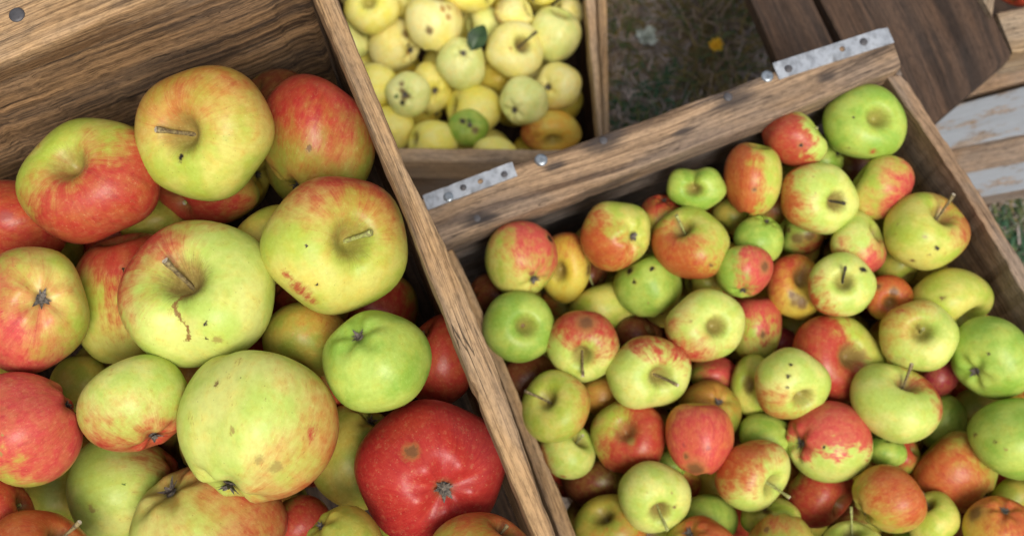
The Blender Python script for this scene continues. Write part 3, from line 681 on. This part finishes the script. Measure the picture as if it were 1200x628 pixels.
L_(157,472,64,57,('c',.45,.80),'L',('R',.1,.85,-.2,.44),[],'pale yellow apple blushed red along its lower edge, under the scarred one',soft=.5,stem=0)
L_(28,503,67,67,('s',-.9,.55),'Y',('P',.35,-.45,.45,.68),[(-.35,.4,.05,'t'),(-.3,.1,.04,'t')],'pink-red apple with a yellow-green lower corner, at the left edge of the photo',stem=0,soft=.35)
L_(372,163,68,75,('s',.5,-1.),'V',('R',.0,-.90,.2,.50),[(-.15,.15,.05,'b')],'apple dark orange-red on top and green below, in the corner by the rim',soft=.5,stem=0)
L_(50,656,62,58,('s',.55,-.60),'V',('O',-.1,-.4,.6,.75),[],'orange-red apple cut by the bottom edge, below the pink-red pair',stem=(.62,-.72,.75))
L_(150,350,64,79,('c',.2,1.05),'Y',('R',.25,-.85,.1,.50),[(-.1,-.3,.02,'k'),(0,-.2,.02,'k'),(-.2,-.22,.02,'k'),(.1,-.28,.02,'k')],'apple red above and green below, half hidden behind the scarred lime one',stem=0,soft=.3)
L_(14,264,63,53,('s',-.8,.5),'O',('R',0,-.2,.5,.80),[(-.1,-.2,.12,'v')],'dark red streaked apple at the left edge, under the orange-red one',soft=.4)
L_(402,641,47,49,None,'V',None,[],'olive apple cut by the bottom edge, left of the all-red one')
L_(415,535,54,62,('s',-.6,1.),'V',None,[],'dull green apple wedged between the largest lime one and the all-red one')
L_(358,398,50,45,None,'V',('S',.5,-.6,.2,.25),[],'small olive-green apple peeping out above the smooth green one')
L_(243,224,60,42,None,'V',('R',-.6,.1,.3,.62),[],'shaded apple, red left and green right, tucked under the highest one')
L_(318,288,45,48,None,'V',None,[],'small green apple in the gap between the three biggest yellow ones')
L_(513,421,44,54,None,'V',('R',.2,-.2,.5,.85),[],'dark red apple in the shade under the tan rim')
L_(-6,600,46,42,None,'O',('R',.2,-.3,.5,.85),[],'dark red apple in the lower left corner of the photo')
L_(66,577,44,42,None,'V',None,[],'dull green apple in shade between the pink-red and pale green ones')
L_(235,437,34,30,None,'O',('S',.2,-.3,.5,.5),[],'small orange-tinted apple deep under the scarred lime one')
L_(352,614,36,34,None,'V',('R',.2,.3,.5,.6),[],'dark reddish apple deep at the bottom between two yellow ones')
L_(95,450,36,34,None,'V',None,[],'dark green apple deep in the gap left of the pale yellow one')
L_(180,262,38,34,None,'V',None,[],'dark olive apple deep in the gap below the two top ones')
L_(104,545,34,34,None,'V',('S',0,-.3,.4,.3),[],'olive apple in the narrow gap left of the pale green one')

def R_(*a, **k): return apple(RC, *a, **k)
# ---- right crate
R_(1013,143,48,44,('s',.40,-.22),'G',None,[(.2,.72,.10,'r'),(-.3,-.15,.03,'k'),(-.35,.6,.03,'k')],'big bright green apple with a stemless hollow, in the top corner under the rail',stem=0,lob=.04,speck=.4)
R_(1086,271,49,46,('s',.50,-.62),'Y',('R',.85,-.25,-.35,.27),[(-.3,.7,.06,'b'),(.25,.38,.05,'k'),(-.02,.1,.05,'t'),(.1,.55,.04,'t'),(-.6,-.2,.04,'t')],'speckled yellow apple with a thick stem sticking up towards the right board',stem=(.64,-.95,.75),lob=.06,speck=.9)
R_(1165,419,49,49,('c',-.55,.42),'G',None,[(-.1,-.15,.03,'k')],'big green apple with a dark blossom end, against the right board',stem=0,k=.86)
R_(1190,514,53,48,None,'G',None,[(-.8,-.05,.05,'b'),(-.2,.25,.05,'t'),(-.4,.1,.03,'k')],'big plain green apple at the right edge, below the other big green one',lob=.05)
R_(931,163,38,33,('c',-.9,.6),'L',('R',-.75,.25,.42,.60),[(.16,.2,.06,'k')],'small red apple with a yellow-green right cheek, right under the rail',soft=.16)
R_(961,233,45,42,('s',.58,.08),'L',('O',-.92,.15,.1,.33),[(-.15,-.6,.03,'t'),(-.1,-.2,.03,'t')],'pale yellow apple, orange on its left, with a hollow facing right',stem=(.66,.14,.6),lob=.06,soft=.3,smat=m_stemd)
R_(987,333,39,38,('s',.06,-.16),'L',('O',-.85,.5,-.15,.26),[(.66,-.52,.10,'k')],'lime apple with an upright dark stem and a black fleck at its rim',stem=(.10,-.60,1.05),smat=m_stemd,soft=.25)
R_(1077,393,45,42,('s',.08,-.16),'L',('S',-.7,-.5,.2,.22),[(-.5,-.7,.12,'r')],'round lime apple seen from above with a stub of stem in a russet hollow',stem=(.12,-.18,.86),soft=.5,smat=m_stemg)
R_(1050,472,52,47,('s',.38,-.75),'L',('R',.88,-.3,-.35,.24),[(.55,-.35,.09,'r')],'large pale green apple with a red right edge and a short stem on top',stem=(.38,-.95,.55),soft=.25)
R_(809,284,46,43,('s',-.34,-.62),'Y',('O',-.45,.55,.35,.50),[(.5,.5,.05,'b')],'orange and yellow apple with a pale green stem stub, touching the double-lobed one',stem=(-.36,-.72,.75),smat=m_stemg,soft=.35)
R_(721,277,41,41,('c',.60,.08),'Y',('O',-.62,.55,.25,.48),[],'orange-red apple with its dark blossom end facing right, under the rail',stem=0,soft=.3)
R_(759,334,40,38,('c',.4,.95),'G',None,[(-.52,-.42,.12,'k'),(.12,-.42,.07,'k'),(-.38,-.10,.06,'k'),(.02,.5,.04,'t')],'bright green apple with three black spots like a face',stem=0,k=.93,speck=.3)
R_(611,304,43,45,('c',.35,.62),'Y',('P',.6,-.65,.15,.47),[(.75,-.55,.13,'k'),(.5,-.85,.10,'k'),(.28,.42,.10,'v')],'pink-red and yellow apple with black marks, nearest the left end of the rail',stem=0,soft=.35)
R_(608,383,43,42,('s',.28,-.05),'G',None,[(.30,-.08,.15,'b')],'bright green apple with a red-brown scar in its middle, by the tan rim',stem=0,speck=.25)
R_(826,381,47,43,('s',.42,.06),'L',('R',-.6,.72,-.08,.34),[(-.35,-.1,.05,'t')],'lime apple with a red streaked lower left and a wide hollow',stem=0,soft=.4,lob=.04)
R_(760,436,50,43,('s',.48,.16),'L',('R',.25,-.92,.05,.28),[],'pale yellow apple capped with red, its stem lying in a side hollow',stem=(.78,.36,.70),soft=.2,lob=.04,crease=(.2,1,.12))
R_(683,406,43,42,('s',-.02,.48),'L',('R',.1,-.85,.22,.50),[(.12,-.62,.20,'b')],'red-topped apple with a round brown scab, in the left half of the crate',stem=(.0,.88,.75),soft=.3,lob=.04)
R_(651,476,41,43,('s',-.42,-.36),'Y',('O',.9,.1,-.1,.22),[],'yellow-green apple with a pale stem pointing left at the tan rim',stem=(-.95,-.44,.55),soft=.5,lob=.03)
R_(929,449,44,42,('s',.42,.55),'L',('O',-.5,.8,-.15,.30),[(-.05,-.2,.05,'k'),(0,-.5,.04,'k'),(-.1,.1,.04,'k')],'lime apple, rusty orange underneath, left of the biggest red one',stem=0,soft=.35,lob=.05)
R_(971,517,50,48,('c',-.78,.02),'L',('P',.0,-.75,.42,.50),[(-.1,.12,.04,'k')],'two-coloured apple, pink above and lime below, with a dark eye at its left',stem=0,soft=.13,k=.92)
R_(820,514,40,42,('c',0,1.02),'K',('P',.1,.15,.5,.62),[(-.1,.78,.22,'b'),(-.35,.45,.07,'b'),(.25,.25,.06,'v'),(-.4,.2,.05,'v')],'salmon-pink apple, brown blotches at its lower end, beside the long-stemmed red one',stem=0,soft=.5)
R_(736,510,44,44,('s',-.18,-.30),'Y',('R',.35,.25,.2,.74),[(.02,.08,.13,'t')],'red apple with a long thin stem lying to its right',stem=(.95,-.02,.62),soft=.35,lob=.06)
R_(882,557,44,42,('s',.72,.42),'L',('O',-.55,-.55,.28,.46),[],'orange and yellow apple with a white-tipped stem at its lower right',stem=(1.02,.62,.45),soft=.3)
R_(1042,584,42,40,('s',.9,-.5),'Y',('O',.45,-.35,.45,.60),[],'yellow and orange apple left of a small pale stem, near the bottom edge',stem=0,soft=.6)
R_(767,582,43,42,('s',.22,.55),'L',None,[(.68,.32,.05,'b'),(.55,-.1,.05,'t')],'pale green apple with its stem pointing down, at the bottom of the crate view',stem=(.36,.98,.6),smat=m_stemg,lob=.04,k=.9)
R_(983,420,54,52,('s',.46,-.10),'Y',('R',-.55,.25,.28,.66),[(.72,-.1,.16,'t')],'biggest red apple, with a wide green hollow on its right',stem=0,soft=.2,lob=.05,crease=(.5,1,.12))
R_(882,210,34,43,('c',-.2,1.1),'Y',('O',-.8,.1,.38,.55),[(.05,.3,.06,'b')],'tall apple, orange-red on the left and green on the right, near the rail',stem=0,soft=.28,k=.98)
R_(1032,220,38,38,('c',.9,.5),'Y',('P',.85,.3,.3,.40),[],'yellow-green apple with a dull red right side, below the big green corner one',stem=0,soft=.4)
R_(816,222,35,26,('s',-.16,.12),'G',None,[],'small bright green double-lobed apple near the rail',stem=0,lob=.08,crease=(-.15,-1,.42,.45,1.5),speck=.1)
R_(872,318,34,31,('c',.0,.9),'G',('P',.8,-.05,.25,.46),[(.78,-.15,.18,'b')],'small apple, green on the left and red on the right, with a grey lower end',stem=0,soft=.3)
R_(1006,284,32,37,None,'L',('P',.15,.85,.1,.42),[],'yellow apple with a pink lower half, left of the thick-stemmed one',soft=.3,stem=0)
R_(915,643,43,41,('c',.1,-1.),'V',('R',-.5,-.8,.2,.16),[(-.4,-.5,.08,'b')],'olive-green apple with a red fleck, cut by the bottom edge',stem=0)
R_(822,646,45,42,('c',-.3,-.62),'V',('O',.5,-.3,.3,.50),[],'orange-olive apple with a big dark blossom end, cut by the bottom edge',stem=0)
R_(1118,553,49,48,('c',.8,.8),'Y',('O',-.4,.42,.45,.58),[],'large brick-red apple with a yellow-green top, under the big green one at the right',stem=0,soft=.35)
R_(1172,622,42,41,('c',.18,-.66),'O',('O',.5,-.4,.3,.60),[(-.68,-.45,.20,'b')],'orange-brown apple with a dark star-shaped blossom end, bottom right corner',stem=0,soft=.6,speck=.9)
R_(961,580,40,38,None,'Y',('R',.25,.35,.45,.68),[],'dark pink-red apple tucked under the two-coloured one',stem=0,soft=.3)
R_(1114,352,48,38,('c',-.8,-.9),'Y',None,[(-.15,-.05,.06,'b'),(.5,.5,.05,'t')],'flattened green apple between the thick-stemmed one and the big green one',stem=0,speck=.8,k=.8)
R_(1104,495,28,33,None,'G',None,[(.3,.3,.04,'t')],'small green apple behind the large pale green one with the red edge',stem=0)
R_(884,386,32,39,('c',0,1.1),'Y',('P',.1,-.8,.2,.50),[(.3,.2,.09,'b')],'apple with a pinkish-red top and green bottom, behind the lime one with the deep hollow',stem=0,soft=.2)
R_(932,336,34,39,('s',.35,-.35),'O',('R',-.45,-.6,.2,.42),[(.05,.42,.22,'b'),(.28,.52,.18,'b'),(-.1,.25,.10,'b')],'orange-yellow apple with a large brown bruise',stem=0,soft=.45,speck=.8)
R_(889,280,29,28,None,'G',None,[],'small plain green apple below the tall orange-red one',stem=0,speck=.1,k=.95)
R_(662,314,30,42,('s',-.28,.20),'O',('O',.1,-.9,.1,.28),[(.9,.1,.15,'b')],'yellow-olive apple with a dark hollow, squeezed right of the pink-red one',stem=0,lob=.05)
R_(707,362,41,32,('s',-.4,-.9),'Y',None,[(.35,.75,.05,'b')],'pale green apple behind the three-spotted one, with a thin stem at its upper left',stem=(-.5,-1.15,.2),smat=m_stemg)
R_(832,483,37,38,('c',.40,-.45),'V',('S',0,-.5,.4,.3),[(.42,-.5,.13,'v')],'russeted olive apple behind the salmon-pink one',stem=0,speck=.9)
R_(665,528,33,33,('s',.55,-.5),'L',('R',-.95,.15,-.15,.18),[(-.2,.85,.12,'r')],'small yellow-green apple below the one with the pale stem',stem=(.55,-.55,.72))
R_(1094,607,30,32,('s',-.32,-.72),'Y',None,[],'yellow-lime apple with a tiny upright stem, near the bottom edge',stem=(-.36,-1.05,.35))
R_(1085,646,40,36,None,'G',None,[],'green apple cut by the bottom edge, below the yellow-lime one with the tiny stem',stem=0)
R_(882,452,26,37,('s',-.30,-.1),'Y',None,[],'narrow green apple with a dark hollow, left of the lime one with rusty underside',stem=0,lob=.06)
R_(903,606,35,24,('c',-.2,-.5),'Y',None,[(-.1,-.3,.15,'b')],'yellow-green apple squeezed above the olive one at the bottom edge',stem=0)
R_(1000,643,38,33,('s',0,-.82),'L',None,[],'lime apple at the bottom edge with its stem standing upright',stem=(0,-1.5,.45),smat=m_stemg)
R_(1036,528,26,18,None,'G',None,[],'small flat green apple under the large pale green one',stem=0,speck=.1)
R_(1100,438,24,27,None,'O',('M',0,-.1,.6,.98),[],'small crimson apple deep behind the two lime ones with stems',stem=0)
R_(828,613,37,34,None,'G',None,[],'green apple behind the orange-olive one at the bottom edge',stem=0)
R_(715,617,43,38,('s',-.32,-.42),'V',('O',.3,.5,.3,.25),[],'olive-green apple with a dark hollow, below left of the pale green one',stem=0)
R_(900,513,33,29,None,'G',None,[],'plain green apple behind the orange and yellow one with the white-tipped stem',stem=0,speck=.1)
R_(775,256,26,28,None,'V',('R',0,-.8,.2,.35),[],'dull olive apple with a red top, left of the double-lobed one',stem=0)
R_(938,274,28,25,None,'G',('R',.8,.5,.1,.3),[(-.1,.2,.25,'b'),(.35,.1,.2,'b'),(-.45,-.2,.12,'b')],'green apple with brown bruises, in shade below the pale yellow one',stem=0,speck=.9)
R_(1042,350,28,28,('s',.1,.3),'O',('O',0,-.3,.4,.62),[(.25,-.3,.18,'b'),(-.4,-.5,.12,'b')],'brownish orange apple with a grey bruise, right of the one with the upright dark stem',stem=0)
R_(838,441,29,25,None,'V',('P',.6,-.3,.3,.5),[],'dull pinkish-olive apple under the lime one with the deep hollow',stem=0)
R_(1058,532,20,23,None,'V',('R',-.2,-.4,.4,.6),[],'small dull red apple beside the small flat green one',stem=0)
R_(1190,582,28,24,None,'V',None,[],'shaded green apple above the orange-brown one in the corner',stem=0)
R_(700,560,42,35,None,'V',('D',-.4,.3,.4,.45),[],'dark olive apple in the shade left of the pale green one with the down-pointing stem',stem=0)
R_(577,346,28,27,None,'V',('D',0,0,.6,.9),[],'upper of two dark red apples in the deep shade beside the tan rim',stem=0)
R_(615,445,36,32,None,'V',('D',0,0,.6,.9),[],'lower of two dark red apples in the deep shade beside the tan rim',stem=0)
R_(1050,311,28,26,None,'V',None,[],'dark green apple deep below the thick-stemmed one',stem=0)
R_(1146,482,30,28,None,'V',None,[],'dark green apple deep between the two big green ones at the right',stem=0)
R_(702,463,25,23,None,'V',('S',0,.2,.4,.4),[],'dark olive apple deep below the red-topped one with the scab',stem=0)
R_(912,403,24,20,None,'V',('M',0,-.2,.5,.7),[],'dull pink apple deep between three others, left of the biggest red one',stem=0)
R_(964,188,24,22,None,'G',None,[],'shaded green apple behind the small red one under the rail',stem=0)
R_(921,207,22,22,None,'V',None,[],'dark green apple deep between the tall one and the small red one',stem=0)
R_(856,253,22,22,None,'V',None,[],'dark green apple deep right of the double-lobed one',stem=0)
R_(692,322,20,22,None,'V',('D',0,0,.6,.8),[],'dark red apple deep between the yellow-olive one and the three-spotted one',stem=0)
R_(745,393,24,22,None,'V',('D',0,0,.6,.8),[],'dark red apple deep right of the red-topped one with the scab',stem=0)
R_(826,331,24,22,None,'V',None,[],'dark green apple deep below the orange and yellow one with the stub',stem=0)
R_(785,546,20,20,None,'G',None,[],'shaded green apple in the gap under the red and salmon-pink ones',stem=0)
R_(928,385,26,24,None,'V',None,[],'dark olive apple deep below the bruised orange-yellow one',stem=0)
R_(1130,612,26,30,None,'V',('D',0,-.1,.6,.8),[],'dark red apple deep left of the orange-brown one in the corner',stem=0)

def Y_(*a, **k): return apple(YC, *a, **k)
# ---- yellow crate
Y_(509,28,34,34,('c',-.2,1.1),'W',('S',.5,-.6,-.2,.10),[(.32,-.4,.10,'o'),(.5,-.15,.10,'o'),(.55,-.45,.08,'o'),(-.15,.2,.10,'b'),(-.8,.6,.12,'b')],'big yellow apple with a cluster of brown specks, upper middle of its crate',stem=0)
Y_(603,59,34,34,('s',.42,-.30),'W',None,[(-.15,-.1,.06,'o')],'big yellow apple with a dark stem, right of the leaf',stem=(.75,-.62,.70),smat=m_stemd)
Y_(540,75,29,31,('c',.1,-.50),'X',None,[(.1,-.5,.08,'g')],'pale green apple directly below the dark leaf',stem=0,k=.96)
Y_(614,118,29,29,('c',-.52,.45),'X',None,[],'pale whitish-green apple with its blossom end at the lower left',stem=0)
Y_(478,111,27,27,('c',-.15,0),'X',None,[(-.3,-.2,.16,'b'),(-.2,.15,.20,'b'),(-.3,.45,.13,'k'),(-.3,-.55,.12,'b'),(.05,.1,.12,'b'),(-.6,.1,.12,'g')],'pale green apple with a dark scabby cluster, near the tan rim of the left crate',stem=0)
Y_(549,150,24,22,('c',.1,-.2),'G',None,[(.05,-.45,.16,'g'),(.4,.15,.18,'b'),(-.35,-.4,.16,'k'),(.1,-.2,.10,'b')],'smallest apple, bright green with dark spots, near the front rail of its crate',stem=0)
Y_(436,10,33,31,('s',-.15,-.30),'Z',None,[],'yellow apple with a green hollow, next to the tan rim at the top edge',stem=0)
Y_(651,41,31,33,None,'X',None,[],'pale green apple in the upper right of its crate',stem=0,k=.96)
Y_(550,-8,33,23,None,'Z',None,[],'yellow apple cut by the top edge, above the leaf',stem=0)
Y_(646,154,36,25,('s',.1,.6),'K',('O',-.9,.1,0,.22),[(-.5,.2,.15,'o')],'golden orange apple in the lower right corner of its crate',stem=0)
Y_(508,166,30,25,None,'Z',None,[],'lemon-yellow apple half hidden by the front rail, left of the green spotted one',stem=0)
Y_(463,53,31,31,('c',.75,.25),'W',None,[(.45,-.45,.16,'b'),(.65,.35,.15,'o'),(.6,0,.08,'b')],'yellow apple with brown rot marks on its right side',stem=0)
Y_(569,30,23,22,None,'X',None,[],'small whitish apple behind the leaf',stem=0,speck=.1)
Y_(602,14,23,19,None,'W',('S',-.8,0,0,.12),[],'small yellow apple above the one with the dark stem',stem=0)
Y_(654,101,28,28,('c',-.45,0),'W',None,[(-.45,-.05,.12,'b')],'yellow apple with a brown mark, against the right wall of its crate',stem=0,lob=.06)
Y_(556,129,33,32,None,'Z',None,[],'broad yellow apple behind the small green spotted one',stem=0)
Y_(505,103,26,31,('c',.15,.2),'Z',None,[(.15,.25,.16,'b')],'yellow apple with a dark blossom end, behind the scabby one',stem=0)
Y_(440,101,26,27,None,'Z',None,[],'bright yellow apple at the tan rim, left of the scabby one',stem=0)
Y_(460,149,26,27,None,'Z',None,[],'bright yellow apple at the tan rim, below left of the scabby one',stem=0)
Y_(580,181,27,21,None,'Z',None,[],'yellow apple mostly hidden by the front rail, left of the golden one',stem=0)
Y_(635,-10,21,17,None,'Z',None,[],'small green-yellow apple cut by the top edge, at the upper right',stem=0)
Y_(415,46,20,23,None,'X',None,[],'shaded green apple against the tan rim, below the one with the green hollow',stem=0)
Y_(664,17,20,20,None,'W',None,[],'small yellow apple in the upper right corner, behind the pale green one',stem=0)
Y_(478,4,20,20,None,'Z',None,[],'small shaded yellow apple at the top edge between two bigger ones',stem=0)
Y_(580,92,22,20,None,'O',None,[],'shaded yellow-brown apple deep between four others',stem=0)
# ---- deeper layer that shows only through the gaps
rf = random.Random(5)
def fill(cr, x0, x1, y0, y1, step, r, inside, bases, bl, label):
    y = y0; row = 0
    while y < y1:
        x = x0 + (row % 2) * step / 2
        while x < x1:
            px, py = x + rf.uniform(-.1, .1) * step, y + rf.uniform(-.1, .1) * step
            if inside(px, py):
                apple(cr, px, py, r, r * rf.uniform(.88, 1), None, rf.choice(bases), (rf.choice(bl), rf.uniform(-1, 1), rf.uniform(-1, 1), .3, rf.uniform(.0, .7)) if bl else None, (), label, stem=0, z=cr[0] - .085, only=True)
            x += step
        y += step * .87; row += 1
def xdiv(y): return 370 + y / 2.45
fill(LC, -40, 600, 130, 660, 88, 52, lambda x, y: x < xdiv(y) - 60 and (y - 72) + x * .4 > 175, 'VVO', 'RD', 'apple deep in the shade under the heaped apples of the left crate')
fill(RC, 545, 1240, 140, 660, 60, 34, lambda x, y: x > xdiv(y) + 55 and y > 330 - (x - 530) * .39 + 32 and x < 1045 + (y - 90) * .62 - 48 and x < 1230, 'VVO', 'RDO', 'apple deep in the shade under the heaped apples of the right crate')
fill(YC, 420, 690, -10, 190, 52, 25, lambda x, y: x < 668 and x > xdiv(y) - 10, 'WZO', '', 'apple deep in the shade under the heaped yellow apples')

# ---- the leaf lying on the yellow apples
def leaf():
    c = at(560, 46, ZY - .004); c += Vector((0, 0, .004)); vs, fs = [], []; n = 12
    d = Vector((.45, .9, .12)).normalized(); s = Vector((.9, -.42, -.15)).normalized(); nz = s.cross(d)
    for i in range(n + 1):
        u = i / n; wd = .0105 * math.sin(math.pi * u ** .85) ** .8 + .0004
        for j in range(-4, 5):
            v = j / 4; vs.append(d * (.032 * (u - .5)) + s * (wd * v) + nz * (.0035 * abs(v) - .004 * (u - .5) ** 2 * 4 + .0005 * math.sin(u * 30) * abs(v)))
    for i in range(n):
        for j in range(8): a = i * 9 + j; fs.append((a, a + 1, a + 10, a + 9))
    me = bpy.data.meshes.new('leaf'); me.from_pydata(vs, [], fs); me.materials.append(m_leaf)
    for p in me.polygons: p.use_smooth = True
    tag(link('leaf', me, None, c), 'dark green leaf lying on the yellow apples', 'leaf')
leaf()
# ---- the red apple just showing in the dark crate, top right corner
placed.clear()
apple((ZD + .01, ZD - .1, None), 1194, -26, 36, 34, None, 'O', ('R', 0, 0, .6, .98), (), 'red apple just showing over the pale rail in the top right corner', stem=0)
